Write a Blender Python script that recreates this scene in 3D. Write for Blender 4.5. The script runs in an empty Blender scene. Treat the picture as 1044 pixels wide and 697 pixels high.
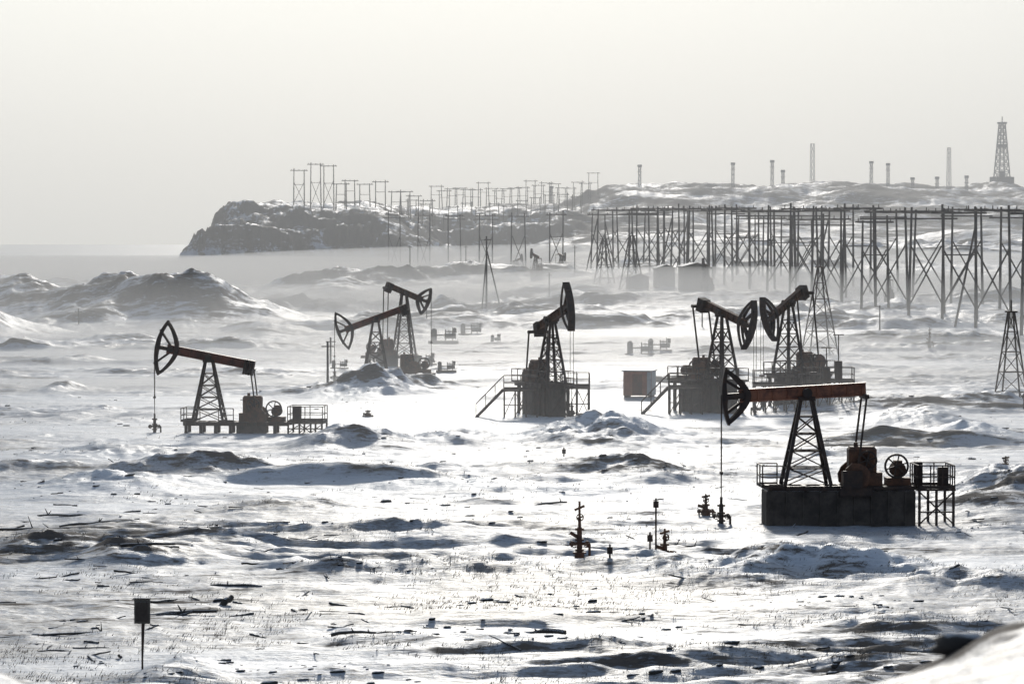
import bpy, math, random
import numpy as np
from mathutils import Vector, Matrix
random.seed(7); rng=np.random.RandomState(11)
scene=bpy.context.scene
F=3500.0; CH=14.0
def X_of(px,Y): return (px-522.0)*Y/F       # bearing -> lateral metres
def Y_of(py): return F*CH/(py-248.0)        # distance of flat ground seen at a given depression

# ---------------------------------------------------------------- noise / terrain
TAB=rng.rand(512,512).astype(np.float64)*2-1
def vn(x,y):
    xi=np.floor(x).astype(np.int64); yi=np.floor(y).astype(np.int64)
    fx=x-xi; fy=y-yi
    fx=fx*fx*(3-2*fx); fy=fy*fy*(3-2*fy)
    x0=xi&511; x1=(xi+1)&511; y0=yi&511; y1=(yi+1)&511
    return (TAB[x0,y0]*(1-fx)+TAB[x1,y0]*fx)*(1-fy)+(TAB[x0,y1]*(1-fx)+TAB[x1,y1]*fx)*fy
def fbm(x,y,o=4,g=0.5):
    s=0;a=1;n=0
    for i in range(o):
        s=s+a*vn(x+17.3*i,y+9.1*i); n+=a; a*=g
        x,y=x*1.93+0.35*y,y*1.93-0.35*x
    return s/n
def S(a,b,x):
    t=np.clip((x-a)/(b-a),0,1); return t*t*(3-2*t)
JACKS={'A':(820,535),'B':(213,441),'C':(383,389),'D':(410,373),'E':(556,424),'F':(738,421),'G':(798,414)}
PADS=[(X_of(p,Y_of(q)),Y_of(q)) for p,q in JACKS.values()]
DUNES=[ # px, py(base), height, sx, sy
 (605,452,1.7,4.2,9),(640,447,1.1,5,6),(385,403,1.8,3.6,10),(430,398,1.5,3.6,8),(350,404,0.9,5,8),
 (210,482,1.2,6,5),(120,497,1.0,5,5),(340,457,1.2,2.8,6),(385,455,1.0,3,6),(480,452,1.0,3.0,6),(660,487,1.2,3.4,6),
 (730,590,1.1,3.2,3),(830,588,1.0,3,3),(650,582,.8,3,3),(130,573,1.0,2.4,3),(60,558,.9,2.5,3),(215,560,.6,3,3),
 (930,432,1.3,4,8),(990,447,1.2,3,6),(1035,505,1.7,3,7),(60,398,1.1,1.6,5),(480,590,.7,4,3),(330,585,.7,4,3),
 (400,545,.7,4,3),(520,553,.7,4,3),(880,415,1.2,5,7),(1000,415,1.0,4,6),(110,465,.8,6,5),(560,505,.7,5,4),(900,590,.8,3,3),
 (1000,600,.8,3,3),(450,500,.6,5,4),(300,520,.6,4,3),(40,480,.7,4,4),(180,690,.8,1.2,2.5)]
def icef(X,Y):
    return S(.02,.38,fbm(X/45+3,Y/13+1,3)+.42*np.exp(-((Y-275)/38)**2-((X+18)/34)**2)+.25*np.exp(-((Y-190)/9)**2))*(Y>110)*(Y<520)
def parts(X,Y):
    hill=12.2*(1-S(2,80,Y))
    hill=hill+1.75*np.exp(-((X-4.7)/3.1)**2-((Y-25)/6.0)**2)+1.5*np.exp(-((X+4.8)/2.5)**2-((Y-25)/6)**2)+.10*fbm(X/.6,Y/1.2,4)*(Y<80)*(Y>8)
    far=S(85,120,Y)
    pad=1.0
    for (a,b) in PADS: pad=pad*(1-0.92*np.exp(-((X-a-1.5)/7)**4-((Y-b)/9)**4))
    wx=X+3*vn(X/9,Y/9)
    reg=S(-0.25,0.35,fbm(X/60+3,Y/45+8,2))
    big=S(350,700,Y)
    ice=icef(X,Y)
    h1=np.maximum(0,fbm(wx/13,Y/10,5)-0.05)*(1.9+3.0*big)*(0.2+0.8*reg)
    h2=np.maximum(0,fbm(X/7+40,Y/3.2,5,.55)-0.08)*0.85*(0.3+0.7*reg)
    h4=np.maximum(0,.20-np.abs(fbm(X/10+70,Y/3.4,4,.55)))*1.5*S(-.1,.35,fbm(X/22+5,Y/15+50,3))
    h3=fbm(X/1.3,Y/1.4,4,.6)*0.08
    hum=(h1+h2+h4)*far*pad*(1-.85*ice)
    dn=0
    m=0.75+0.7*fbm(X/2.6+5,Y/2.6,5,.55)
    for (p,q,h,sx,sy) in DUNES:
        y0=Y_of(q); x0=X_of(p,y0)
        e=((X-x0)/sx)**2+((Y-y0)/sy)**2
        dn=dn+h*np.exp(-e)*m
    big_d=0
    for (x0,y0,h,sx,sy) in [(-66,610,9.2,18,30),(-86,520,7.6,10,25),(-50,590,5.6,13,25),(-40,900,8.5,20,50),(-120,760,7.5,30,40),(-15,960,6.5,22,40),(-92,640,6.8,14,30)]:
        big_d=big_d+h*np.exp(-((X-x0)/sx)**2-((Y-y0)/sy)**2)*(0.8+0.5*fbm(X/9,Y/14,5,.5))
    r=X/np.maximum(Y,1)
    rise=7*S(370,950,Y)*S(-0.05,0.05,r)+6*S(950,1500,Y)*S(-0.03,0.03,r)
    n=fbm(X/30,Y/45,5,.6); n4=fbm(X/70+4,Y/60,4)
    h3d=(49+6*n)*S(1480,2350,Y+150*fbm(X/160,Y/200,4))*S(-0.022,0.035,r+0.006*n)+6*n4*S(1550,1700,Y)*S(-.01,.03,r)
    e1=fbm(X/14+2,Y/14,6,.6)
    yy=Y+30*e1+14*n4
    H1=(31.5+4.5*n4+3.5*e1)*S(-151,-124,X+10*e1)**.7*(1-0.85*S(-66,-18,X+14*e1))*(.6*S(1475,1497+40*S(-110,-60,X),yy)+.4*S(1490,1590,yy))*(1-S(2050,2150,Y))
    H2=(34+4*n+3*n4)*S(-95,-66,X+9*e1)*(1-S(20,110,X))*(.5*S(1830,1880,Y+40*e1)+.5*S(1840,1980,Y+40*e1))*(1-0.3*S(2300,2500,Y))
    sea=-4.5*S(1350,1750,Y)*S(0.075,0.10,-r)
    seaall=-4.5*S(2150,2400,Y)*S(0.03,0.05,-r)
    cliff=np.maximum(H1,np.maximum(H2,h3d))
    base=hill+hum+dn+big_d+rise+h3*far*(1-.6*ice)+sea*(1-S(3,10,H1))+seaall
    z=np.where(cliff>0.01,np.maximum(base,cliff+base*0.15*(cliff>8)+base*np.clip(1-cliff/8,0,1)),base)
    return z,hum+dn*0.9,big_d,cliff
def gz(x,y):
    return float(parts(np.array([float(x)]),np.array([float(y)]))[0][0])

# ---------------------------------------------------------------- materials
def newmat(n):
    m=bpy.data.materials.new(n); m.use_nodes=True
    nt=m.node_tree; nt.nodes.clear(); return m,nt
def nd(nt,t,**k):
    n=nt.nodes.new(t)
    for a,b in k.items(): setattr(n,a,b)
    return n
def noise(nt,vec,scale,detail=5,rough=.6):
    n=nd(nt,'ShaderNodeTexNoise'); n.inputs['Scale'].default_value=scale; n.inputs['Detail'].default_value=detail; n.inputs['Roughness'].default_value=rough
    nt.links.new(vec,n.inputs['Vector']); return n.outputs['Fac']
def ramp(nt,fac,stops):
    r=nd(nt,'ShaderNodeValToRGB'); nt.links.new(fac,r.inputs['Fac'])
    e=r.color_ramp.elements
    while len(e)<len(stops): e.new(0.5)
    for i,(p,c) in enumerate(stops):
        e[i].position=p; e[i].color=(c[0],c[1],c[2],1) if hasattr(c,'__len__') else (c,c,c,1)
    return r.outputs['Color']
def mth(nt,op,a,b=0.0,c=None,clamp=False):
    m=nd(nt,'ShaderNodeMath',operation=op); m.use_clamp=clamp
    for i,v in enumerate([a,b]+([c] if c is not None else [])):
        if isinstance(v,(int,float)): m.inputs[i].default_value=v
        else: nt.links.new(v,m.inputs[i])
    return m.outputs[0]
def mix(nt,f,a,b):
    m=nd(nt,'ShaderNodeMix',data_type='RGBA')
    if isinstance(f,(int,float)): m.inputs[0].default_value=f
    else: nt.links.new(f,m.inputs[0])
    for i,v in ((6,a),(7,b)):
        if isinstance(v,tuple): m.inputs[i].default_value=(*v,1)
        else: nt.links.new(v,m.inputs[i])
    return m.outputs[2]
def painted(name,c1,c2,rough=.6,scale=2.5,metal=0.0,lo=.42,hi=.62,snow=0.0):
    m,nt=newmat(name)
    tc=nd(nt,'ShaderNodeTexCoord'); v=tc.outputs['Object']
    f=noise(nt,v,scale,5,.7)
    col=mix(nt,ramp(nt,f,[(lo,0),(hi,1)]),c1,c2)
    f2=noise(nt,v,scale*7,3)
    col=mix(nt,mth(nt,'MULTIPLY',f2,.5),col,(c1[0]*.3,c1[1]*.3,c1[2]*.3))
    if snow>0:
        g=nd(nt,'ShaderNodeNewGeometry'); sx=nd(nt,'ShaderNodeSeparateXYZ'); nt.links.new(g.outputs['Normal'],sx.inputs[0])
        s=ramp(nt,mth(nt,'MULTIPLY',sx.outputs['Z'],mth(nt,'ADD',f2,.5)),[(.72,0),(.85,snow)])
        col=mix(nt,s,col,(.75,.77,.8))
    b=nd(nt,'ShaderNodeBsdfPrincipled'); nt.links.new(col,b.inputs['Base Color']); b.inputs['Roughness'].default_value=rough; b.inputs['Metallic'].default_value=metal
    o=nd(nt,'ShaderNodeOutputMaterial'); nt.links.new(b.outputs[0],o.inputs[0]); return m
M_dark=painted('dark_steel',(.055,.036,.026),(.11,.062,.036),.6)
M_rust=painted('rusty_paint',(.12,.062,.036),(.27,.12,.06),.65,1.6)
M_orange=painted('orange_paint',(.52,.21,.11),(.22,.085,.05),.5,.9,lo=.46,hi=.58)
M_red=painted('red_oxide_paint',(.30,.10,.06),(.13,.06,.04),.6,1.3)
M_conc=painted('weathered_concrete',(.14,.11,.085),(.065,.05,.038),.9,1.2,snow=.7)
M_wood=painted('weathered_timber',(.085,.07,.062),(.036,.031,.028),.9,2)
M_log=painted('driftwood_grey',(.13,.11,.09),(.06,.05,.042),.9,3,snow=.6)
M_booth=painted('booth_red',(.66,.27,.16),(.52,.20,.12),.6,2)
M_white=painted('dirty_white_paint',(.76,.74,.70),(.60,.57,.52),.6,2)
M_grey=painted('grey_paint',(.20,.17,.13),(.10,.085,.065),.7,2,snow=.6)
M_far=painted('haze_blue_steel',(.08,.13,.18),(.06,.085,.11),.6,.3)  # distant steel, blue of the haze painted into its colour
M_grass=painted('dry_grass',(.20,.16,.11),(.10,.08,.06),.9,1)
M_rock=painted('dark_rock',(.08,.07,.06),(.04,.035,.032),.9,1.5,snow=.7)

# ground
mg,nt=newmat('snow_and_soil')
tc=nd(nt,'ShaderNodeTexCoord'); v=tc.outputs['Object']
at=nd(nt,'ShaderNodeAttribute',attribute_name='soil_shade'); soil_shade=at.outputs['Fac']  # bare soil together with the painted shade of camera-facing slopes
at2=nd(nt,'ShaderNodeAttribute',attribute_name='grass'); gr=at2.outputs['Fac']
at3=nd(nt,'ShaderNodeAttribute',attribute_name='ice'); ic=at3.outputs['Fac']
mpp=nd(nt,'ShaderNodeMapping'); mpp.inputs['Scale'].default_value=(.42,.9,1.4); nt.links.new(v,mpp.inputs['Vector']); v2=mpp.outputs[0]
mp3=nd(nt,'ShaderNodeMapping'); mp3.inputs['Scale'].default_value=(.18,1.0,1.0); mp3.inputs['Rotation'].default_value=(0,0,.06); nt.links.new(v,mp3.inputs['Vector'])
nA=noise(nt,v2,.45,7,.68); nB=noise(nt,v2,2.2,6,.7); nC=noise(nt,v2,10,3,.6); nD=noise(nt,v2,.09,5,.62); nE=noise(nt,mp3.outputs[0],.42,6,.65)
s=mth(nt,'ADD',soil_shade,mth(nt,'MULTIPLY',mth(nt,'SUBTRACT',nA,.5),1.5))
s=mth(nt,'ADD',s,mth(nt,'MULTIPLY',mth(nt,'SUBTRACT',nE,.5),1.9))
s=mth(nt,'ADD',s,mth(nt,'MULTIPLY',mth(nt,'SUBTRACT',nB,.5),1.7))
sf=ramp(nt,s,[(.30,0),(.46,.35),(.60,.94)])
sp=mth(nt,'ADD',mth(nt,'MULTIPLY',gr,.34),nC)
sp=mth(nt,'ADD',sp,mth(nt,'MULTIPLY',mth(nt,'SUBTRACT',nB,.5),.9))
spk=ramp(nt,sp,[(.63,0),(.86,.7)])
snowc=mix(nt,ramp(nt,nA,[(.35,0),(.68,1)]),(.66,.70,.76),(.49,.525,.59))
snowc=mix(nt,ramp(nt,nD,[(.40,0),(.62,.55)]),snowc,(.33,.35,.385))
snowc=mix(nt,mth(nt,'MULTIPLY',gr,.40),snowc,(.34,.35,.37))
snowc=mix(nt,mth(nt,'MULTIPLY',ic,.75),snowc,(.80,.83,.87))
snowc=mix(nt,ramp(nt,nE,[(.50,0),(.66,.6)]),snowc,(.27,.275,.29))
soilc=mix(nt,ramp(nt,nB,[(.35,0),(.65,1)]),(.050,.040,.034),(.16,.128,.10))
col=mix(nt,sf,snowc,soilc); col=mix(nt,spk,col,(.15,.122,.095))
b=nd(nt,'ShaderNodeBsdfPrincipled'); nt.links.new(col,b.inputs['Base Color'])
rr=nd(nt,'ShaderNodeMix'); nt.links.new(sf,rr.inputs[0]); rr.inputs[2].default_value=.55; rr.inputs[3].default_value=.95; nt.links.new(rr.outputs[0],b.inputs['Roughness'])
b.inputs['Specular IOR Level'].default_value=.2
hh=mth(nt,'ADD',mth(nt,'MULTIPLY',nB,.13),mth(nt,'MULTIPLY',nC,.035)); hh=mth(nt,'ADD',hh,mth(nt,'MULTIPLY',nA,.3)); hh=mth(nt,'ADD',hh,mth(nt,'MULTIPLY',nE,.35))
hh=mth(nt,'SUBTRACT',hh,mth(nt,'MULTIPLY',sf,.03))
bp=nd(nt,'ShaderNodeBump'); bp.inputs['Strength'].default_value=.65; bp.inputs['Distance'].default_value=1.0
nt.links.new(hh,bp.inputs['Height']); nt.links.new(bp.outputs[0],b.inputs['Normal'])
o=nd(nt,'ShaderNodeOutputMaterial'); nt.links.new(b.outputs[0],o.inputs[0]); M_ground=mg

# sea
ms,nt=newmat('sea_water'); tc=nd(nt,'ShaderNodeTexCoord')
b=nd(nt,'ShaderNodeBsdfPrincipled'); f=noise(nt,tc.outputs['Object'],.01,6)
nt.links.new(mix(nt,ramp(nt,f,[(.4,0),(.6,1)]),(.35,.40,.44),(.7,.73,.75)),b.inputs['Base Color']); b.inputs['Roughness'].default_value=.4
bp=nd(nt,'ShaderNodeBump'); bp.inputs['Distance'].default_value=.4; nt.links.new(noise(nt,tc.outputs['Object'],.25,5),bp.inputs['Height']); nt.links.new(bp.outputs[0],b.inputs['Normal'])
o=nd(nt,'ShaderNodeOutputMaterial'); nt.links.new(b.outputs[0],o.inputs[0]); M_sea=ms

# ---------------------------------------------------------------- terrain mesh
def seg(a,b,k):
    out=[];y=a
    while y<b: out.append(y); y+=max(.2,k*y)
    return out
rows=list(np.linspace(-260,4,14))+list(np.arange(6,45,.4))+list(np.arange(45,105,1.1))+seg(105,450,.0024)+seg(450,1200,.004)+seg(1200,2600,.0026)+list(np.geomspace(2600,9000,30))
rows=np.array(rows)
core=np.linspace(-1,1,800)
out=np.array([1.05,1.15,1.3,1.6,2.1,3,4.5,7,11,18,30])
nc=np.concatenate([-out[::-1],core,out])
W=.185*np.maximum(rows,0)+12
XX=nc[None,:]*W[:,None]
XX=np.clip(XX,-6000,6000); YY=np.repeat(rows[:,None],len(nc),1)
Z,HU,BD,CL=parts(XX,YY)
ICE=icef(XX,YY)
dzy=np.gradient(Z,axis=0)/np.maximum(np.gradient(YY,axis=0),.05)
dzx=np.gradient(Z,axis=1)/np.maximum(np.abs(np.gradient(XX,axis=1)),.02)
slope=np.sqrt(dzx**2+dzy**2)
n1=fbm(XX/26+9,YY/20,4); n2=fbm(XX/6+1,YY/5,4)
soil_shade=.03+S(.15,1.1,HU)*.36+n1*.40+n2*.28+.30*S(.04,.35,dzy)*(YY>85)*(YY<1300)-.34*ICE  # hummock soil, plus backlit shade of camera-facing slopes painted in with soil colour
soil_shade=soil_shade+.46*S(1,5,BD)*S(-.15,.25,dzy+.1)
cl=S(4,20,CL)
soil_shade=soil_shade+cl*(.26+.85*S(.25,.8,slope)+.6*fbm(XX/45,YY/25,4))+.24*S(1600,1900,YY)*S(-.02,.03,XX/np.maximum(YY,1))
soil_shade=np.where(YY<80,.10+.5*fbm(XX/.7,YY/.9,4)+.18*(XX>0),soil_shade)
soil_shade=soil_shade+.9*np.exp(-((XX-3.35)/.35)**2-((YY-25)/1.5)**2)
grass=np.clip((260-YY)/140,0,1)*.65+S(.0,.5,fbm(XX/12+7,YY/12,3))*.6*(YY>85)
grass=np.where(YY<85,.6*(XX>0)+.2,grass)*(1-.7*ICE)
nr,ncn=XX.shape
co=np.stack([XX,YY,Z],-1).reshape(-1,3).astype(np.float32)
idx=np.arange(nr*ncn).reshape(nr,ncn)
q=np.stack([idx[:-1,:-1],idx[:-1,1:],idx[1:,1:],idx[1:,:-1]],-1).reshape(-1,4).astype(np.int32)
me=bpy.data.meshes.new('ground')
me.vertices.add(len(co)); me.vertices.foreach_set('co',co.ravel())
me.loops.add(q.size); me.loops.foreach_set('vertex_index',q.ravel())
me.polygons.add(len(q)); me.polygons.foreach_set('loop_start',np.arange(0,q.size,4,dtype=np.int32)); me.polygons.foreach_set('loop_total',np.full(len(q),4,dtype=np.int32))
me.polygons.foreach_set('use_smooth',np.ones(len(q),dtype=bool))
for nm,arr in (('soil_shade',soil_shade),('grass',grass),('ice',ICE)):
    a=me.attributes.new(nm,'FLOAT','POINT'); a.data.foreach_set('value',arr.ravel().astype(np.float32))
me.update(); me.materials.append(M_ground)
ob=bpy.data.objects.new('ground',me); scene.collection.objects.link(ob)
# sea
me=bpy.data.meshes.new('sea'); me.from_pydata([(-20000,1200,-1.2),(20000,1200,-1.2),(20000,40000,-1.2),(-20000,40000,-1.2)],[],[(0,1,2,3)]); me.materials.append(M_sea)
scene.collection.objects.link(bpy.data.objects.new('sea',me))

# ---------------------------------------------------------------- mesh helper
class G:
    def __init__(s,fn=None): s.v=[];s.f=[];s.fn=fn
    def add(s,vs,fs):
        b=len(s.v)
        for p in vs:
            p=Vector(p); s.v.append(tuple(s.fn(p)) if s.fn else tuple(p))
        s.f+= [tuple(i+b for i in f) for f in fs]
    def bar(s,p,q,w,h=None):
        h=h or w; p=Vector(p);q=Vector(q);d=(q-p).normalized()
        up=Vector((0,0,1)) if abs(d.z)<.95 else Vector((0,1,0))
        a=d.cross(up).normalized()*w/2; b=a.cross(d).normalized()*h/2
        s.add([p-a-b,p+a-b,p+a+b,p-a+b,q-a-b,q+a-b,q+a+b,q-a+b],[(0,3,2,1),(4,5,6,7),(0,1,5,4),(1,2,6,5),(2,3,7,6),(3,0,4,7)])
    def box(s,x0,x1,y0,y1,z0,z1,c=0.0):
        if c<=0:
            s.add([(x0,y0,z0),(x1,y0,z0),(x1,y1,z0),(x0,y1,z0),(x0,y0,z1),(x1,y0,z1),(x1,y1,z1),(x0,y1,z1)],[(0,3,2,1),(4,5,6,7),(0,1,5,4),(1,2,6,5),(2,3,7,6),(3,0,4,7)])
        else:
            ring=lambda z,i:[(x0+c+i,y0+i,z),(x1-c-i,y0+i,z),(x1-i,y0+c+i,z),(x1-i,y1-c-i,z),(x1-c-i,y1-i,z),(x0+c+i,y1-i,z),(x0+i,y1-c-i,z),(x0+i,y0+c+i,z)]
            vs=ring(z0,0)+ring(z1-c,0)+ring(z1,c*.7)
            fs=[tuple(range(7,-1,-1)),tuple(range(16,24))]
            for k in (0,8):
                fs+=[(k+i,k+(i+1)%8,k+8+(i+1)%8,k+8+i) for i in range(8)]
            s.add(vs,fs)
    def tube(s,p,q,r0,r1=None,n=8,cap=True):
        r1=r0 if r1 is None else r1; p=Vector(p);q=Vector(q);d=(q-p).normalized()
        up=Vector((0,0,1)) if abs(d.z)<.95 else Vector((0,1,0))
        a=d.cross(up).normalized(); b=a.cross(d)
        vs=[p+(a*math.cos(t)+b*math.sin(t))*r0 for t in [2*math.pi*i/n for i in range(n)]]+[q+(a*math.cos(t)+b*math.sin(t))*r1 for t in [2*math.pi*i/n for i in range(n)]]
        fs=[(i,(i+1)%n,n+(i+1)%n,n+i) for i in range(n)]
        if cap: fs+=[tuple(range(n-1,-1,-1)),tuple(range(n,2*n))]
        s.add(vs,fs)
    def ext(s,poly,y0,y1):
        n=len(poly)
        s.add([(x,y0,z) for x,z in poly]+[(x,y1,z) for x,z in poly],[tuple(range(n)),tuple(range(2*n-1,n-1,-1))]+[(i,n+i,n+(i+1)%n,(i+1)%n) for i in range(n)])
    def band(s,o,i_,y0,y1,closed=True):
        n=len(o); m=n if closed else n-1
        vs=[(x,y0,z) for x,z in o]+[(x,y0,z) for x,z in i_]+[(x,y1,z) for x,z in o]+[(x,y1,z) for x,z in i_]
        fs=[]
        for k in range(m):
            l=(k+1)%n
            fs+=[(k,l,n+l,n+k),(2*n+k,3*n+k,3*n+l,2*n+l),(k,2*n+k,2*n+l,l),(n+k,n+l,3*n+l,3*n+k)]
        s.add(vs,fs)
    def ring(s,c,R,w,t,n=20,spokes=0):
        cx,cy,cz=c
        o=[(cx+R*math.cos(2*math.pi*i/n),cz+R*math.sin(2*math.pi*i/n)) for i in range(n)]
        i_=[(cx+(R-w)*math.cos(2*math.pi*i/n),cz+(R-w)*math.sin(2*math.pi*i/n)) for i in range(n)]
        s.band(o,i_,cy-t/2,cy+t/2)
        for k in range(spokes):
            a=math.pi*k/spokes+.3
            s.bar((cx-R*.95*math.cos(a),cy,cz-R*.95*math.sin(a)),(cx+R*.95*math.cos(a),cy,cz+R*.95*math.sin(a)),t*.6,.07)
    def obj(s,name,mat,parent=None):
        me=bpy.data.meshes.new(name); me.from_pydata(s.v,[],s.f); me.materials.append(mat); me.update()
        o=bpy.data.objects.new(name,me); scene.collection.objects.link(o)
        if parent: o.parent=parent
        return o
def empty(name,x,y,z=None,yaw=0,sc=1):
    e=bpy.data.objects.new(name,None); e.empty_display_size=.5; scene.collection.objects.link(e)
    e.location=(x,y,gz(x,y) if z is None else z); e.rotation_euler=(0,0,math.radians(yaw)); e.scale=(sc,sc,sc); return e

def rails(g,x0,x1,y0,y1,z,h=1.1,sides='xXyY',step=1.2):
    def run(a,b):
        a=Vector(a);b=Vector(b);n=max(1,round((b-a).length/step))
        for i in range(n+1):
            p=a.lerp(b,i/n); g.bar(p,p+Vector((0,0,h)),.06)
        for k in (.5,1.0): g.bar(a+Vector((0,0,h*k)),b+Vector((0,0,h*k)),.055)
        g.bar(a+Vector((0,0,.08)),b+Vector((0,0,.08)),.02,.15)
    if 'x' in sides: run((x0,y0,z),(x0,y1,z))
    if 'X' in sides: run((x1,y0,z),(x1,y1,z))
    if 'y' in sides: run((x0,y0,z),(x1,y0,z))
    if 'Y' in sides: run((x0,y1,z),(x1,y1,z))
def deck(par,x0,x1,y0,y1,z,sides='xXyY',stairs=None):
    g=G(); g.box(x0,x1,y0,y1,z-.12,z)
    nx=max(1,round((x1-x0)/1.0))
    for i in range(nx+1):
        xx=x0+.08+(x1-x0-.16)*i/nx
        for yy in (y0+.08,y1-.08): g.bar((xx,yy,-.5),(xx,yy,z-.12),.13)
        if i<nx:
            xn=x0+.08+(x1-x0-.16)*(i+1)/nx
            g.bar((xx,y0+.08,.1),(xn,y0+.08,z-.15),.06)
            if i%2: g.bar((xn,y0+.08,.1),(xx,y0+.08,z-.15),.06)
    g.bar((x0,y0+.08,z*.45),(x1,y0+.08,z*.45),.08)
    g.obj('deck',M_dark,par)
    g=G(); rails(g,x0+.04,x1-.04,y0+.04,y1-.04,z,1.15,sides); g.obj('railing',M_dark,par)
    if stairs:
        g=G(); sgn,yy=stairs; xs=x0 if sgn<0 else x1; L=z*1.0
        for dy in (-.45,.45):
            g.bar((xs,yy+dy,z),(xs+sgn*L,yy+dy,-.05),.07,.22)
            g.bar((xs,yy+dy,z+1.1),(xs+sgn*L,yy+dy,1.05),.06)
            for k in (.3,.65,1): g.bar((xs+sgn*L*k,yy+dy,z*(1-k)),(xs+sgn*L*k,yy+dy,z*(1-k)+1.1),.05)
        n=int(z/.22)
        for k in range(n):
            t=(k+.5)/n; g.box(xs+sgn*L*t-.13,xs+sgn*L*t+.13,yy-.43,yy+.43,z*(1-t)-.03,z*(1-t)+.02)
        g.obj('stairs',M_dark,par)

def wellhead(g,x,y,z0=-.2,h=1.6):
    g.tube((x,y,z0),(x,y,z0+h*.9),.13,.11,10)
    g.tube((x,y,z0+h*.9),(x,y,z0+h+.2),.07,.07,8)
    for k in (.35,.6,.85): g.tube((x,y,z0+h*k-.05),(x,y,z0+h*k+.05),.2,.2,12)
    g.tube((x-.45,y,z0+h*.5),(x+.45,y,z0+h*.5),.07,.07,8)
    for s_ in (-1,1):
        g.tube((x+s_*.35-.04,y,z0+h*.5),(x+s_*.35+.04,y,z0+h*.5),.14,.14,10)
        g.ring((x+s_*.28,y-.3,z0+h*.5),.15,.035,.04,12,2)
        g.tube((x+s_*.28,y,z0+h*.5),(x+s_*.28,y-.3,z0+h*.5+.02),.03,.03,6)
    g.tube((x+.45,y,z0+h*.5),(x+.45,y,z0-.1),.06,.06,8)

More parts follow.
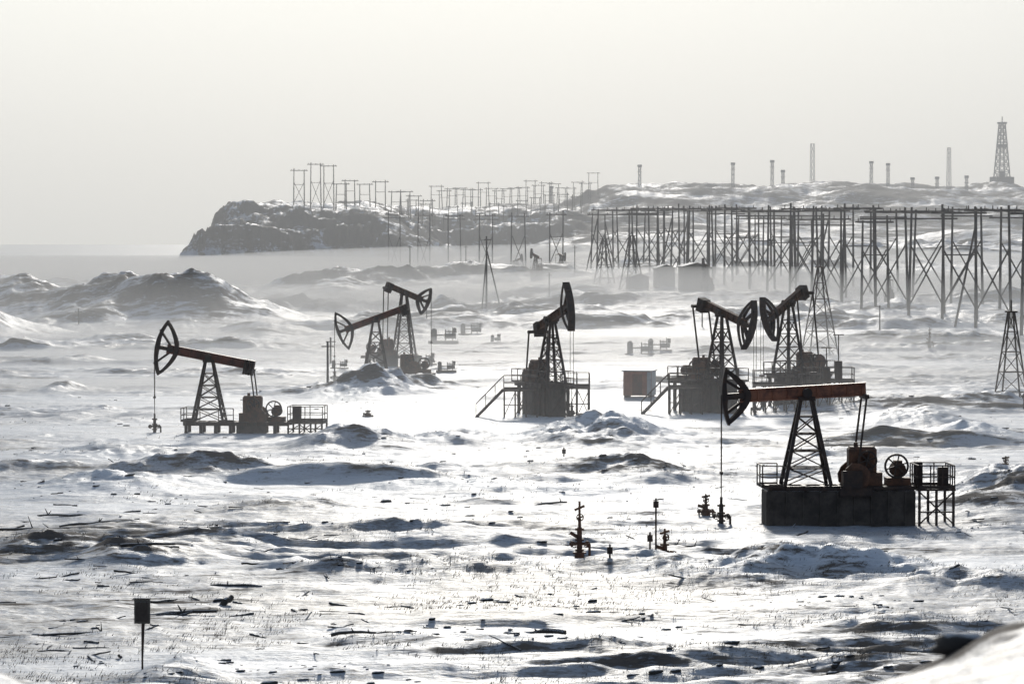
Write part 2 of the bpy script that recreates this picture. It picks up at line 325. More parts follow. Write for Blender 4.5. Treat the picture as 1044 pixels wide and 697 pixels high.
def pump_jack(px,py,yaw,tilt,Hp=6.4,hb=1.6,Lh=3.9,Lt=3.2,hhead=1.45,style='block',beam=M_red,sc=1.0,headcol=None,zoff=0,crank=-60,Yv=None):
    Y=Yv or Y_of(py); X=X_of(px,Y)
    e=empty('pump_jack',X,Y,gz(X,Y)+zoff,yaw,sc)
    t=math.radians(tilt); piv=Vector((0,0,Hp))
    def bf(p): return Vector((p.x*math.cos(t)+p.z*math.sin(t),p.y,-p.x*math.sin(t)+p.z*math.cos(t)))+piv
    g=G(); a,bq=1.15,.85; ta,tb=.28,.22; zt=Hp-.35; n=5
    def leg(sx,sy,k): return Vector((sx*(a+(ta-a)*k),sy*(bq+(tb-bq)*k),hb+(zt-hb)*k))
    C=[(-1,-1),(1,-1),(1,1),(-1,1)]
    for c in C: g.bar(leg(*c,0),leg(*c,1),.17,.17)
    for i in range(4):
        c,d=C[i],C[(i+1)%4]
        for k in range(n):
            k0,k1=k/n,(k+1)/n
            g.bar(leg(*c,k1),leg(*d,k1),.08)
            if k<n-1:
                g.bar(leg(*c,k0),leg(*d,k1),.06)
                g.bar(leg(*d,k0),leg(*c,k1),.06)
    g.box(-.42,.42,-.4,.4,zt-.05,zt+.14)
    for k in np.arange(hb+.3,zt-.2,.35):
        kk=(k-hb)/(zt-hb); xx=a+(ta-a)*kk+.12; g.bar((xx,-.2,k),(xx,.2,k),.035)
    g.obj('samson_post',M_dark,e)
    g=G()
    for s_ in (-1,1): g.tube((0,s_*.3,Hp-.02),(0,s_*.62,Hp-.02),.24,.24,12); g.box(-.22,.22,s_*.45-.1,s_*.45+.1,zt+.14,Hp)
    g.obj('saddle_bearing',M_dark,e)
    g=G(bf); H=.26
    x0,x1=-Lh+.5,Lt
    g.box(x0,x1,-.05,.05,-H,H); g.box(x0,x1,-.2,.2,H,H+.07); g.box(x0,x1,-.2,.2,-H-.07,-H)
    for k in np.linspace(x0+.2,x1-.2,9): g.box(k-.02,k+.02,-.18,.18,-H,H)
    g.obj('walking_beam',beam,e)
    g=G(bf); R=Lh+.35; N=14; outer=[];inn=[]
    dep=1.25
    for i in range(N+1):
        s_=-1+2*i/N; th=s_*hhead/R
        outer.append((-R*math.cos(th),R*math.sin(th)))
    for i in range(1,N):
        s_=1-2*i/N
        outer.append((-R*math.cos(hhead/R)+ (dep)*(1-abs(s_)**1.7)*.95,s_*hhead*.98))
    cxm=sum(p[0] for p in outer)/len(outer)
    wd=.24
    for (x,z) in outer:
        dx,dz=cxm-x,-z; l=math.hypot(dx,dz); inn.append((x+dx/l*wd*1.2,z+dz/l*wd*1.2))
    for yy in (-.26,.16): g.band(outer,inn,yy,yy+.1)
    arc=outer[:N+1]; arci=[(x+.06,z) for x,z in arc]
    g.band([(x-.03,z*1.01) for x,z in arc],arci,-.3,.3,False)
    g.bar((-Lh+.9,0,.1),(-R+.1,0,hhead*.6),.36,.14); g.bar((-Lh+.9,0,-.1),(-R+.1,0,-hhead*.6),.36,.14); g.bar((-Lh+1,0,0),(-R+.08,0,0),.4,.3)
    g.obj('horsehead',headcol or M_dark,e)
    g=G(bf)
    if style!='block':
        for k in range(4): g.box(Lt-.75+k*.2,Lt-.62+k*.2,-.4,.4,-.75,.1+H)
    g.bar((Lt-.1,-.95,-.35),(Lt-.1,.95,-.35),.22,.22)
    g.obj('equalizer',M_dark,e)
    cx,cz=Lt-.15,hb+1.35
    tail=bf(Vector((Lt-.1,0,-.35)))
    ca=math.radians(crank); rc=.95
    pin=Vector((cx+rc*math.cos(ca),0,cz+rc*math.sin(ca)))
    g=G()
    for s_ in (-1,1): g.bar((pin.x,s_*.85,pin.z),(tail.x,s_*.85,tail.z),.09,.12); g.tube((pin.x,s_*.6,pin.z),(pin.x,s_*.95,pin.z),.1,.1,8)
    g.obj('pitman_arm',M_dark,e)
    def cf(p): return Vector((cx+p.x*math.cos(ca)-p.z*math.sin(ca),p.y,cz+p.x*math.sin(ca)+p.z*math.cos(ca)))
    g=G(cf)
    for s_ in (-1,1):
        y0=s_*.68
        g.box(-.25,1.65,y0-.07,y0+.07,-.16,.16)
        w=[(.35,.18),(.5,.5),(.85,.66),(1.25,.66),(1.6,.45),(1.7,.18),(1.7,-.18),(1.6,-.45),(1.25,-.66),(.85,-.66),(.5,-.5),(.35,-.18)]
        g.ext(w,y0+s_*.075 if s_>0 else y0-.27,y0+.27 if s_>0 else y0-.075)
    g.obj('crank_counterweight',M_rust,e)
    g=G(); g.box(cx-.75,cx+.65,-.5,.5,cz-.75,cz+.55,.14); g.tube((cx,-.75,cz),(cx,.75,cz),.2,.2,12); g.box(cx-1.0,cx+.9,-.62,.62,hb-.02,cz-.72)
    g.tube((cx-.35,0,cz+.5),(cx-.35,0,cz+.75),.12,.1,10); g.obj('gearbox',M_rust,e)
    mx=cx+1.75
    g=G(); g.box(mx-.6,mx+.6,-.5,.5,hb-.02,hb+.35); g.tube((mx,-.42,hb+.75),(mx,.42,hb+.75),.34,.34,14)
    for k in range(6): g.tube((mx,-.38+k*.14,hb+.75),(mx,-.34+k*.14,hb+.75),.38,.38,14)
    g.box(mx-.2,mx+.2,-.25,.2,hb+1.05,hb+1.2); g.obj('motor',M_rust,e)
    g=G(); g.ring((mx-.15,-.62,hb+.95),.62,.1,.1,22,3); g.ring((cx+.1,-.62-.25,cz-.1),.0001+.5,.09,.1,20,3)
    g.obj('flywheel',M_dark,e)
    if style=='block':
        g=G(); g.box(-2.1,mx+.75,-1.0,1.0,-.6,hb-.25,.05)
        for k in np.arange(-2.0,mx+.7,.85): g.box(k,k+.09,-1.06,-1.0,-.5,hb-.3)
        g.obj('concrete_base',M_conc,e)
        g=G()
        for yy in (-.75,.75): g.box(-2.0,mx+.7,yy-.14,yy+.14,hb-.25,hb-.02)
        for xx in np.arange(-1.9,mx+.6,.9): g.box(xx-.1,xx+.1,-1.02,1.02,hb-.24,hb-.03)
        g.box(cx-1.15,cx-.2,-1.28,-1.02,hb-.1,hb+.75); g.box(cx-1.3,cx+.3,-1.2,-1.08,hb-.5,hb-.1); g.bar((cx+.4,-1.1,hb-.1),(cx+2.0,-1.1,hb-.1),.1,.12)
        g.obj('skid_frame',M_dark,e)
        g=G(); rails(g,-2.3,-1.3,-1.1,1.1,hb-.1,1.1,'xyY'); g.obj('railing',M_dark,e)
    else:
        g=G()
        for yy in (-.8,.8): g.box(-1.8,mx+1,yy-.15,yy+.15,hb-.3,hb)
        for xx in np.arange(-1.7,mx+.9,.75): g.box(xx-.1,xx+.1,-1.0,1.0,hb-.28,hb-.02)
        for xx in np.arange(-1.6,mx+1,1.1):
            for yy in (-.8,.8): g.bar((xx,yy,-.5),(xx,yy,hb-.3),.22)
            if hb>1.5: g.bar((xx,-.8,.1),(xx+1.1,-.8,hb-.3),.1); g.bar((xx,.8,.1),(xx,-.8,hb-.3),.1)
        g.obj('skid_frame',M_dark,e)
        g=G(); g.box(cx-1.15,cx+1.0,-.95,.95,-.5,hb-.02,.05); g.obj('concrete_base',M_conc,e)
        if hb>1.5:
            g=G(); g.box(-1.2,1.2,-.7,.7,-.5,hb-.31,.05); g.obj('concrete_pier',M_conc,e)
            g=G()
            for (a0,a1) in ((-2.0,1.6),(1.9,mx+1.1)): rails(g,a0,a1,-1.15,1.15,hb-.02,1.1,'xXyY')
            g.obj('railing',M_dark,e)
    g=G()
    zc=2.6
    for s_ in (-.14,.14): g.tube((-R-.03,s_,Hp-.1),(-R-.03,s_,zc),.022,.022,5,False)
    g.bar((-R-.03,-.25,zc),(-R-.03,.25,zc),.12,.14)
    g.tube((-R-.03,0,zc+.2),(-R-.03,0,.8),.03,.03,6,False)
    g.obj('polished_rod',M_dark,e)
    g=G(); wellhead(g,-R-.03,0,-.3,1.5); g.obj('wellhead',M_dark,e)
    return e,mx

# A  (front right)
e,mx=pump_jack(822,535,3,-3,Hp=6.6,hb=2.0,Lh=3.85,Lt=3.0,hhead=1.45,beam=M_orange,crank=-115)
g=G(); g.box(mx+.8,mx+2.7,-1.3,1.3,1.75,1.85)
for xx in (mx+.9,mx+1.75,mx+2.6):
    for yy in (-1.2,1.2): g.bar((xx,yy,-.4),(xx,yy,1.75),.12)
g.bar((mx+.9,-1.2,.1),(mx+2.6,-1.2,1.7),.07); g.bar((mx+2.6,-1.2,.1),(mx+.9,-1.2,1.7),.07); g.bar((mx+.9,-1.2,.7),(mx+2.6,-1.2,.7),.07)
g.obj('deck',M_dark,e)
g=G(); rails(g,mx+.85,mx+2.65,-1.25,1.25,1.85,1.15,'xXyY',.6); g.obj('railing',M_dark,e)
g=G(); g.box(mx+1.9,mx+2.4,-.9,-.5,1.85,2.9,.03); g.box(mx+.9,mx+1.3,.2,.6,1.85,3.1,.03); g.obj('control_cabinet',M_dark,e)
# B left
e,mx=pump_jack(213,441,-4,11,Hp=5.6,hb=.85,Lh=3.7,Lt=3.45,hhead=2.15,style='skid',beam=M_red,crank=-70)
deck(e,mx+.95,mx+3.6,-1.5,1.5,.85,'xXyY')
g=G(); g.box(mx+1.2,mx+1.8,-.3,.3,.85,2.0,.04); g.obj('control_cabinet',M_dark,e)
g=G(); rails(g,-1.9,-.9,-1.3,1.3,.85,1.0,'xyY'); rails(g,.9,2.0,-1.3,1.3,.85,1.0,'y'); g.obj('railing',M_dark,e)
# C, D
e,mx=pump_jack(383,389,8,-20,Hp=6.4,hb=.9,Lh=3.8,Lt=3.4,hhead=2.1,style='skid',beam=M_red,crank=-55)
e,mx=pump_jack(412,373,200,-22,Hp=8.4,hb=1.2,Lh=2.9,Lt=2.3,hhead=1.7,style='skid',beam=M_rust,crank=-80)
# E end-on
e,mx=pump_jack(562,424,112,16,Hp=7.9,hb=2.6,Lh=3.9,Lt=3.0,hhead=2.1,style='skid',beam=M_rust,crank=-60)
e=empty('access_platform',X_of(556,277.5),277.5,None,0)
deck(e,-3.4,-.6,-1.6,.6,2.2,'xyY',(-1,-.7)); deck(e,1.5,3.6,-1.6,2,2.4,'XyY')
# F,G
e,mx=pump_jack(736,421,128,-17,Hp=8.3,hb=2.6,Lh=3.7,Lt=2.8,hhead=2.2,style='skid',beam=M_rust,crank=200)
e,mx=pump_jack(804,414,50,-26,Hp=8.8,hb=2.6,Lh=3.5,Lt=2.6,hhead=2.2,style='skid',beam=M_rust,crank=-20)
e=empty('access_platform',X_of(768,288),288,gz(X_of(768,288),288)*.5,0)
deck(e,-7.4,-4.6,-7.5,-5.2,2.2,'xyY',(-1,-6.3)); deck(e,-.2,3.4,-4.2,-1.8,2.3,'xyYX'); deck(e,4.4,8.6,.5,3,2.4,'xXyY')
g=G()
for (a,b_,h) in ((6.3,1.6,2.0),(7.3,1.4,3.1),(5.2,1.6,1.4)):
    g.box(a-.3,a+.3,b_-.3,b_+.3,2.4,2.4+h*.55,.04); g.bar((a,b_,2.4),(a,b_,2.4+h+.8),.08); g.bar((a-.45,b_,2.4+h+.8),(a+.45,b_,2.4+h+.8),.08)
g.obj('control_cabinet',M_dark,e)
for (px,Yv,yaw,tilt,sc) in ((546,900,70,10,.85),(572,980,110,-10,.8),(527,1050,120,12,.8),(906,640,80,10,.75),(720,690,75,5,.8)):
    pump_jack(px,300,yaw,tilt,Hp=6.2,hb=1.4,sc=sc,Yv=Yv,hhead=1.6,beam=M_rust)

# ---------------------------------------------------------------- booth
Y=313; X=X_of(652,Y); e=empty('equipment_booth',X,Y,None,-12)
g=G(); g.box(-1.3,1.3,-1.1,1.1,.15,2.35)
for k in np.arange(-1.2,1.25,.2): g.box(k-.03,k+.03,-1.135,-1.1,.2,2.3)
g.obj('walls',M_booth,e)
g=G(); g.box(-1.42,1.42,-1.25,1.25,2.35,2.45); g.obj('roof',M_white,e)
g=G(); g.box(-.45,.45,-1.17,-1.137,.2,2.1); g.bar((.3,-1.19,1.1),(.3,-1.19,1.3),.04); g.obj('door',M_red,e)
g=G(); g.box(1.3,1.34,-1.1,1.1,.15,2.35); g.box(.9,1.28,-1.16,-1.14,.2,2.3); g.obj('side_panel',M_white,e)
g=G()
for a in (-1.1,1.1): g.box(a-.1,a+.1,-1.2,1.2,-.4,.15)
g.obj('skids',M_dark,e)
for (px,Y,w,h,nm) in ((707,700,5.2,4.8,'tank_shed'),(677,720,3.8,3.8,'tank_shed'),(650,720,4.0,2.0,'tank_shed')):
    X=X_of(px,Y); e=empty(nm,X,Y,None,10)
    g=G(); g.box(-w/2,w/2,-w/2,w/2,0-.5,h)
    for k in np.arange(-w/2+.3,w/2,.6): g.box(k-.05,k+.05,-w/2-.05,-w/2,0,h)
    g.obj('walls',M_grey,e)
    g=G(); g.ext([(-w/2-.3,h),(w/2+.3,h),(w/2+.3,h+.15),(0,h+.9),(-w/2-.3,h+.15)],-w/2-.3,w/2+.3); g.obj('roof',M_grey,e)
    g=G(); g.box(-.6,.6,-w/2-.12,-w/2-.06,0,2.1); g.obj('door',M_dark,e)
def skid(px,py,yaw=0,sc=1,z=None):
    Y=Y_of(py); X=X_of(px,Y); e=empty('pipe_manifold_skid',X,Y,z,yaw,sc)
    g=G(); g.box(-2,2,-.8,.8,-.2,.25); g.obj('frame',M_dark,e)
    g=G(); g.tube((-1.3,0,.25),(-1.3,0,1.7),.4,.4,14); g.tube((-1.3,0,1.7),(-1.3,0,1.95),.4,.15,14); g.tube((.2,0,.9),(1.7,0,.9),.38,.38,14); g.obj('vessels',M_grey,e)
    g=G(); g.tube((-1.3,0,1.0),(.3,0,1.0),.09); g.tube((.2,-.6,.25),(.2,-.6,1.8),.07); g.tube((1.2,-.6,.25),(1.2,-.6,2.1),.07); g.tube((.2,-.6,1.5),(1.2,-.6,1.5),.07); g.ring((.7,-.72,1.5),.2,.04,.05,12,2); g.box(1.3,1.8,-.2,.3,1.3,2.0)
    g.obj('pipes',M_dark,e)
for a in ((452,352,10,1),(480,344,-10,.9),(505,352,60,.6),(652,363,5,.9),(672,362,-5,.8),(455,380,0,.55),(346,376,0,.5),(432,372,20,.7)): skid(*a)

def tree(px,py,h,yaw=0,n='wellhead_valve_tree'):
    Y=Y_of(py); X=X_of(px,Y); e=empty(n,X,Y,None,yaw)
    g=G(); wellhead(g,0,0,-.3,h*.62+.3); g.tube((0,0,h*.55),(0,0,h),.06,.05,8); g.bar((-.22,0,h*.85),(.22,0,h*.92),.1); g.ring((0,-.1,h*.72),.17,.04,.05,12,2)
    g.tube((.0,0,h*.35),(-.4,.1,h*.45),.08,.08,8)
    g.obj('valve_stack',M_rust,e)
    g=G(); g.tube((0,0,-.3),(0,0,.2),.26,.22,12); g.tube((0,0,.2),(0,0,.27),.3,.3,14); g.obj('casing_flange',M_rust,e)
tree(591,572,2.5,10); tree(678,574,1.4,30); tree(720,526,1.1); tree(1026,487,.9); tree(375,425,.5); tree(948,360,2.5)
for (px,py,h) in ((669,575,2.6),(663,577,.9),(622,584,.5),(1044,420,1.2),(575,470,.8)):
    Y=Y_of(py);X=X_of(px,Y); e=empty('marker_post',X,Y)
    g=G(); g.tube((0,0,-.3),(0,0,h),.045,.04,8); g.box(-.12,.12,-.03,.03,h-.35,h-.05); g.tube((0,0,h),(0,0,h+.08),.06,.02,8); g.obj('post',M_dark,e)
Y=Y_of(690); X=X_of(144,Y); e=empty('sign_board',X,Y,None,-8)
g=G(); g.tube((0,0,-.4),(0,.0,2.0),.035,.03,8); g.bar((0,0,.3),(.06,.0,1.6),.05); g.obj('post',M_dark,e)
g=G(); g.box(-.26,.26,-.05,.05,1.5,2.28,.01); g.obj('panel',M_grey,e)
g=G(); g.box(-.2,.2,-.075,-.053,1.58,2.2); g.box(-.28,.28,-.06,.06,2.29,2.33); g.obj('plate',M_conc,e)

# ---------------------------------------------------------------- lattice towers
def lattice(name,px,Y,h,wb,wt,n,mat,bw=.2,z=None,extra=None,yaw=20,br=.5):
    X=X_of(px,Y); e=empty(name,X,Y,z,yaw)
    g=G(); C=[(-1,-1),(1,-1),(1,1),(-1,1)]
    def L(c,k): w=(wb+(wt-wb)*k)/2; return Vector((c[0]*w,c[1]*w,-1+(h+1)*k))
    for c in C: g.bar(L(c,0),L(c,1),bw)
    for i in range(4):
        c,d=C[i],C[(i+1)%4]
        for k in range(n):
            g.bar(L(c,(k+1)/n),L(d,(k+1)/n),bw*.6)
            g.bar(L(c,k/n),L(d,(k+1)/n),bw*br)
            if br>=.5: g.bar(L(d,k/n),L(c,(k+1)/n),bw*br)
    g.obj('lattice',mat,e)
    if extra=='derrick':
        g=G(); g.box(-wb*.75,wb*.75,-wb*.6,wb*.6,-1,5); g.box(-wb*.55,-wb*.1,-wb*.7,-wb*.6,5,9); g.box(-wb*.3,wb*.3,-wb*.25,wb*.25,h*.6,h*.66); g.box(-wt*.8,wt*.8,-wt*.8,wt*.8,h,h+1.2); g.bar((0,0,h+1.2),(0,0,h+5),.5); g.obj('substructure',mat,e)
    if extra=='lamps':
        g=G(); g.box(-wt*1.2,wt*1.2,-.3,.3,h-.3,h+1.4); g.box(-wt,wt,-wt,wt,h-3.6,h-3.3); g.obj('lamp_bank',mat,e)
    if extra=='top':
        g=G(); g.bar((0,0,h),(0,0,h+1),.12); g.box(-wt,wt,-wt,wt,h-.1,h+.05); g.obj('crown',mat,e)
    return e
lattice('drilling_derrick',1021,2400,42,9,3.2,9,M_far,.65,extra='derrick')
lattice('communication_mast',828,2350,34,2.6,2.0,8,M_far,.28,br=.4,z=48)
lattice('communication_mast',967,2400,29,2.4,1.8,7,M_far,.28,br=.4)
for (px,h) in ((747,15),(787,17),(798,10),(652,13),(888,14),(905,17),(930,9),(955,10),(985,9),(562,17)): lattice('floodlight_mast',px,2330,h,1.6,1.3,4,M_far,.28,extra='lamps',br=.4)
lattice('lattice_mast',836,419,10.8,3.9,.5,6,M_dark,.13,extra='top',yaw=12,br=.45)
lattice('lattice_mast',1031,300,7.8,2.6,.45,5,M_dark,.12,extra='top',yaw=8,br=.45)
lattice('lattice_mast',616,760,10.5,4.0,.7,4,M_wood,.22,extra='top',br=.4)
lattice('lattice_mast',644,720,11,4.2,.7,4,M_wood,.22,extra='top',br=.4)
Y=640; X=X_of(496,Y); e=empty('braced_utility_pole',X,Y)
g=G(); g.tube((0,0,-1),(0,0,13.2),.2,.14,8); g.obj('pole',M_wood,e)
g=G(); g.tube((2.8,0,-1),(0.1,0,10.5),.14,.12,7); g.tube((-.9,1,-1),(-.05,0,9),.14,.12,7); g.bar((-.4,0,12.6),(.9,0,12.6),.14); g.obj('braces',M_wood,e)
for (px,Y,h) in ((418,900,7),(475,1000,9),(586,870,8),(716,520,4),(435,560,4),(337,400,3),(334,330,4.5),(560,690,5),(80,560,2.5),(897,500,4)):
    X=X_of(px,Y); e=empty('utility_pole',X,Y); g=G(); g.tube((0,0,-1),(0,0,h),.13,.1,7); g.bar((-.6,0,h-.5),(.6,0,h-.5),.1); g.obj('pole',M_wood,e)

# ---------------------------------------------------------------- power line trestles
def hframe(x,y,htop,yaw=0,brace=0,sp=4.2,arm=6.6,th=1.0,name='utility_pole_frame'):
    z=gz(x,y); H=htop-z; e=empty(name,x,y,z,yaw)
    g=G()
    for s_ in (-1,1): g.tube((s_*sp/2*random.uniform(.95,1.2),0,-1),(s_*sp/2*random.uniform(.9,1.05),random.uniform(-.15,.15),H+random.uniform(-.2,.9)),.24*th,.17*th,7)
    g.obj('poles',M_wood,e)
    g=G(); g.bar((-arm/2,0,H-.35),(arm/2,0,H-.35),.26*th,.3*th)
    if brace&1: g.bar((-sp/2,.2,H*.12),(sp/2,.2,H*.66),.19*th); g.bar((sp/2,-.2,H*.12),(-sp/2,-.2,H*.66),.19*th)
    if brace&2: g.bar((-sp/2,0,H*.6),(sp/2,0,H*.6),.18*th)
    if brace&4: g.tube((-sp/2-3.4,0,-1),(-sp/2,0,H*.85),.17*th,.15*th,6)
    if brace&8: g.tube((sp/2+3.4,0,-1),(sp/2,0,H*.85),.17*th,.15*th,6)
    if brace&16: g.bar((-arm*.6,.1,H-1.5),(arm*.6,.1,H-1.5),.2*th,.22*th)
    for s_ in (-1,0,1): g.tube((s_*arm*.42,0,H-.25),(s_*arm*.42,0,H+.35),.09*th,.07*th,6)
    g.obj('crossarm_and_braces',M_wood,e)
    return (x,y,htop)
lines=[]
def pline(x0,y0,x1,y1,n,topf,yaw=0,off=0,**k):
    pts=[]
    for i in range(n):
        t=i/(n-1); y=y0+(y1-y0)*t+random.uniform(-4,4); x=x0+(x1-x0)*t+random.uniform(-.7,.7)
        br=random.choice([1,3,3,5,9,17,16,1,19])
        pts.append(hframe(x,y,topf(x,y)+random.uniform(-.5,.3),yaw+random.uniform(-6,6),br,**k))
    lines.append((pts,k.get('arm',6.6)))
T1=lambda x,y:14+(36)*y/F
pline(76,492,27,945,19,T1,8,sp=5.4,arm=9,th=1.1)
pline(96,520,40,960,14,lambda x,y:14+35*y/F,8,sp=5.4,arm=8,th=1.1)
pline(62,580,60,880,5,lambda x,y:14+26*y/F,4)
pline(24,980,-40,1180,7,lambda x,y:14+30*y/F,20)
pts=[(X_of(p,1580+i*14),1580+i*14) for i,p in enumerate((305,322,348,357,372,388,404,413,422,436))]
for i,(x,y) in enumerate(pts):
    hh_={0:17,1:22}.get(i,13); hframe(x,y,gz(x,y)+hh_,0,2 if i>1 else 3,sp=4.6,arm=8,th=1.25)
x,y=X_of(335,1610),1610; hframe(x,y,gz(x,y)+21,0,3,sp=4.6,arm=8,th=1.25)
for i,p in enumerate(range(445,612,8)):
    y=1990+i*12; x=X_of(p,y); hframe(x,y,gz(x,y)+10+i*.3+(3 if i%6==0 else 0),10,2,sp=6,arm=9,th=1.25)
for i,p in enumerate(range(420,600,14)):
    y=1880+i*6; x=X_of(p,y); hframe(x,y,gz(x,y)+9,10,2,sp=5,arm=7,th=1.25)
g=G()
for pts,arm in lines:
    for a,b_ in zip(pts[:-1],pts[1:]):
        for s_ in (-1,0,1):
            prev=None
            for k in range(5):
                t=k/4; p=Vector(a).lerp(Vector(b_),t)+Vector((s_*arm*.42,0,-.1-1.0*4*t*(1-t)*.5))
                if prev is not None: g.bar(prev,p,.03)
                prev=p
g.obj('power_line_wires',M_dark)

# ---------------------------------------------------------------- driftwood
def logmesh(g,x,y,L,r,yaw,pitch=0,z=None,bend=.1,stubs=1):
    z=gz(x,y)+r*.1 if z is None else z
    n=6; d=Vector((math.cos(yaw)*math.cos(pitch),math.sin(yaw)*math.cos(pitch),math.sin(pitch))); pp=[]
    for i in range(n+1):
        t=i/n; p=Vector((x,y,z))+d*(t-.5)*L+Vector((0,0,math.sin(t*3)*bend*.5+random.uniform(-.4,.4)*r))
        pp.append(p)
    for i in range(n): g.tube(pp[i],pp[i+1],r*(1-.45*i/n),r*(1-.45*(i+1)/n),7)
    for k in range(stubs):
        p=pp[random.randint(2,n-1)]; g.tube(p,p+Vector((random.uniform(-.3,.3),0,random.uniform(.2,.5)))*(L*.25),r*.5,r*.15,5)
for (px,py,L,r,yw,pt) in ((185,627,2.6,.10,.2,.06),(228,618,1.0,.17,.9,.5),(60,648,4.5,.06,.3,.02),(555,648,1.7,.13,2.6,-.05),(50,542,5,.07,.1,0),(90,537,3,.08,.4,.05),(505,497,1.6,.10,2.5,0),(205,545,2.5,.12,2.7,.05),(150,575,2.4,.09,.2,.03),(360,655,1.6,.07,.1,.02),(240,602,2.2,.07,2.9,0),(690,560,2.5,.06,.1,0),(560,515,2,.08,.3,.1),(70,527,3.5,.08,2.9,0),(290,540,3,.06,.1,0)):
    Y=Y_of(py); X=X_of(px,Y); e=empty('driftwood_log',X,Y,0); e.location=(0,0,0)
    g=G(); logmesh(g,X,Y,L,r,yw,pt,stubs=2); g.obj('trunk',M_log,e)
g=G()
for i in range(190):
    py=random.uniform(470,680); Y=Y_of(py); px=random.gauss(170,180) if random.random()<.6 else random.uniform(0,1044)
    X=X_of(px,Y)
    logmesh(g,X,Y,random.uniform(.3,1.6),random.uniform(.02,.055),random.choice([0,math.pi])+random.gauss(0,.9),random.gauss(0,.15),stubs=random.choice([0,0,1]),bend=.03)
g.obj('driftwood_debris',M_log)

# ---------------------------------------------------------------- clods + grass (bulk meshes)
def bulk(name,vs,fs,mat):
    me=bpy.data.meshes.new(name); me.vertices.add(len(vs)); me.vertices.foreach_set('co',vs.astype(np.float32).ravel())
    k=fs.shape[1]; me.loops.add(fs.size); me.loops.foreach_set('vertex_index',fs.astype(np.int32).ravel())
    me.polygons.add(len(fs)); me.polygons.foreach_set('loop_start',np.arange(0,fs.size,k,dtype=np.int32)); me.polygons.foreach_set('loop_total',np.full(len(fs),k,dtype=np.int32)); me.update(); me.validate()
    me.materials.append(mat); o=bpy.data.objects.new(name,me); scene.collection.objects.link(o); return o
import bmesh
bm=bmesh.new(); bmesh.ops.create_icosphere(bm,subdivisions=2,radius=1); iv=np.array([v.co[:] for v in bm.verts]); fi=np.array([[v.index for v in f.verts] for f in bm.faces]); bm.free()
n=4000; y=Y_of(248+ (112+ (rng.rand(n)**.9)*340)); x=(rng.rand(n)*2-1)*.165*y
hz,hu,_,_=parts(x,y)
msk=(fbm(x/6+3,y/6,3)+.6*S(.2,.9,hu)+rng.rand(n)*.3)>.34
x,y,hz=x[msk],y[msk],hz[msk]; n=len(x)
sz=(.03+.12*rng.rand(n)**4.0)
dm=1+.6*vn(iv[:,0]*1.7+30,iv[:,1]*1.7+iv[:,2]*2.3)
V=(iv*dm[:,None])[None]*(sz[:,None]*np.ones(3)*np.stack([1+.8*rng.rand(n),1+rng.rand(n),.5+.5*rng.rand(n)],-1))[:,None,:]
V=V+np.stack([x,y,hz],-1)[:,None,:]
bulk('soil_clods',V.reshape(-1,3),(fi[None]+(np.arange(n)*len(iv))[:,None,None]).reshape(-1,3),M_rock)
n=18000; y=Y_of(250+ (110+ (rng.rand(n)**.65)*345)); x=(rng.rand(n)*2-1)*.165*y
hz,hu,_,_=parts(x,y)
dens=fbm(x/5+50,y/6,3)+.55*S(.15,.9,hu)+.15*np.clip((200-y)/80,-1,1)+rng.rand(n)*.4-.2
msk=dens>.24; x,y,hz=x[msk],y[msk],hz[msk]; n=len(x)
nb=5; ang=rng.rand(n,nb)*6.28; L=(.04+.15*rng.rand(n,nb)**2); lean=.2+.5*rng.rand(n,nb)
bx=x[:,None]+rng.randn(n,nb)*.12; by=y[:,None]+rng.randn(n,nb)*.09; bz=np.repeat(hz[:,None],nb,1)-.03
w=.007+.012*rng.rand(n,nb)
P0=np.stack([bx-w,by,bz],-1);P1=np.stack([bx+w,by,bz],-1);P2=np.stack([bx+np.cos(ang)*lean*L+.5*L,by+np.sin(ang)*lean*L,bz+L],-1)
V=np.stack([P0,P1,P2],2).reshape(-1,3); bulk('dry_grass_tufts',V,np.arange(len(V)).reshape(-1,3),M_grass)
e=empty('snow_dusted_rock',3.30,25); V=iv*(1+.7*vn(iv[:,0]*2.1+9,iv[:,1]*2.1+iv[:,2]))[:,None]*np.array([.26,.35,.10])
me=bpy.data.meshes.new('rock'); me.from_pydata([tuple(p) for p in V],[],[tuple(map(int,f)) for f in fi]); me.materials.append(M_rock)
for p in me.polygons: p.use_smooth=True
o=bpy.data.objects.new('rock',me); scene.collection.objects.link(o); o.parent=e

# ---------------------------------------------------------------- blowing snow (real volumes)
par=empty('blowing_snow',0,0,0)
bm=bmesh.new(); bmesh.ops.create_icosphere(bm,subdivisions=3,radius=1); sm=bpy.data.meshes.new('plume'); bm.to_mesh(sm); bm.free()
vm={}
def volmat(d,an=.35):
    if (d,an) in vm: return vm[(d,an)]
    m,nt=newmat('airborne_snow'); v=nd(nt,'ShaderNodeVolumeScatter'); v.inputs['Density'].default_value=d; v.inputs['Anisotropy'].default_value=an; v.inputs['Color'].default_value=(.99,.995,1,1)
    o=nd(nt,'ShaderNodeOutputMaterial'); nt.links.new(v.outputs[0],o.inputs['Volume']); vm[(d,an)]=m; return m
def plume(x,y,z,rx,ry,rz,d,yaw=0,name='plume'):
    me=sm.copy(); me.materials.append(volmat(d)); o=bpy.data.objects.new(name,me); scene.collection.objects.link(o); o.location=(x,y,z); o.scale=(rx,ry,rz); o.rotation_euler=(0,0,yaw); o.parent=par
plume(0,2200,-10,4500,2060,150,.00030,0,'haze')
plume(0,800,0,600,650,9.5,.0020)
plume(-150,1330,0,260,170,9.5,.010)
plume(40,1130,4,180,150,10,.010)
plume(-55,725,1,80,60,4.5,.011)
plume(45,690,2,85,100,7.5,.012)
plume(15,420,0,90,45,2.6,.014,.2)
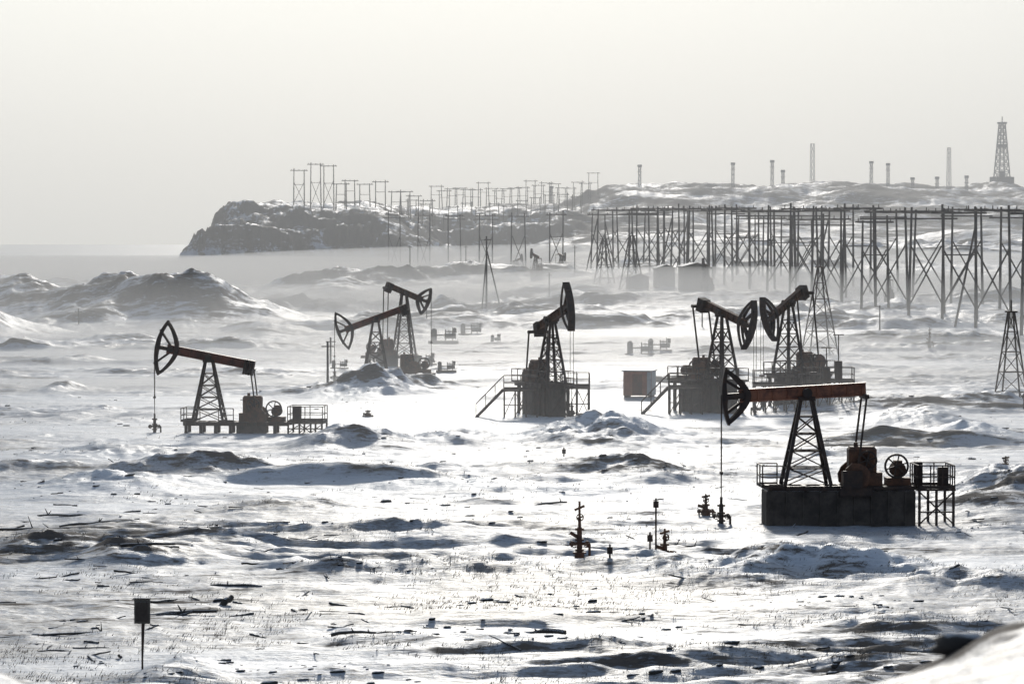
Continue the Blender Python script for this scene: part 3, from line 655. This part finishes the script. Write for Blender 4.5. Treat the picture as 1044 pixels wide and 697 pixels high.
plume(-25,500,0,60,25,3.4,.015,.15)
plume(-30,330,0,40,14,1.2,.030,.12)
plume(45,350,0,35,14,1.6,.028,.15)

# ---------------------------------------------------------------- world, sun, camera
EL=math.radians(17); AZ=math.radians(1)
w=bpy.data.worlds.new('World'); scene.world=w; w.use_nodes=True; nt=w.node_tree; nt.nodes.clear()
sk=nd(nt,'ShaderNodeTexSky',sky_type='NISHITA'); sk.sun_disc=False; sk.sun_elevation=EL; sk.sun_rotation=AZ; sk.dust_density=2; sk.air_density=1
hs=nd(nt,'ShaderNodeHueSaturation'); hs.inputs['Saturation'].default_value=.5; nt.links.new(sk.outputs[0],hs.inputs['Color'])
tc=nd(nt,'ShaderNodeTexCoord')
sd=Vector((math.sin(AZ)*math.cos(EL),math.cos(AZ)*math.cos(EL),math.sin(EL)))
vmn=nd(nt,'ShaderNodeVectorMath',operation='DOT_PRODUCT'); nt.links.new(tc.outputs['Generated'],vmn.inputs[0]); vmn.inputs[1].default_value=(-.10,.985,.10)
f=mth(nt,'POWER',mth(nt,'MULTIPLY_ADD',vmn.outputs['Value'],.5,.5,clamp=True),9.0)
hz_=mix(nt,f,(.12,.165,.24),(.80,.82,.785))
b1=nd(nt,'ShaderNodeBackground'); nt.links.new(hs.outputs[0],b1.inputs[0]); b1.inputs[1].default_value=.005
b2=nd(nt,'ShaderNodeBackground'); nt.links.new(hz_,b2.inputs[0]); b2.inputs[1].default_value=1.14
ad=nd(nt,'ShaderNodeAddShader'); nt.links.new(b1.outputs[0],ad.inputs[0]); nt.links.new(b2.outputs[0],ad.inputs[1])
o=nd(nt,'ShaderNodeOutputWorld'); nt.links.new(ad.outputs[0],o.inputs[0])
L=bpy.data.lights.new('sun','SUN'); L.energy=2.0; L.angle=math.radians(4); L.color=(1,.95,.87)
so=bpy.data.objects.new('sun',L); scene.collection.objects.link(so); so.rotation_euler=sd.to_track_quat('Z','Y').to_euler()
cam=bpy.data.cameras.new('camera'); co_=bpy.data.objects.new('camera',cam); scene.collection.objects.link(co_)
co_.location=(0,0,CH); co_.rotation_euler=(math.radians(90)-math.atan(100.5/F),0,0)
cam.lens=36*F/1044; cam.sensor_width=36; cam.clip_start=.5; cam.clip_end=60000
cam.dof.use_dof=True; cam.dof.focus_distance=230; cam.dof.aperture_fstop=3.2
scene.camera=co_
scene.view_settings.view_transform='Standard'; scene.view_settings.look='None'; scene.view_settings.exposure=0
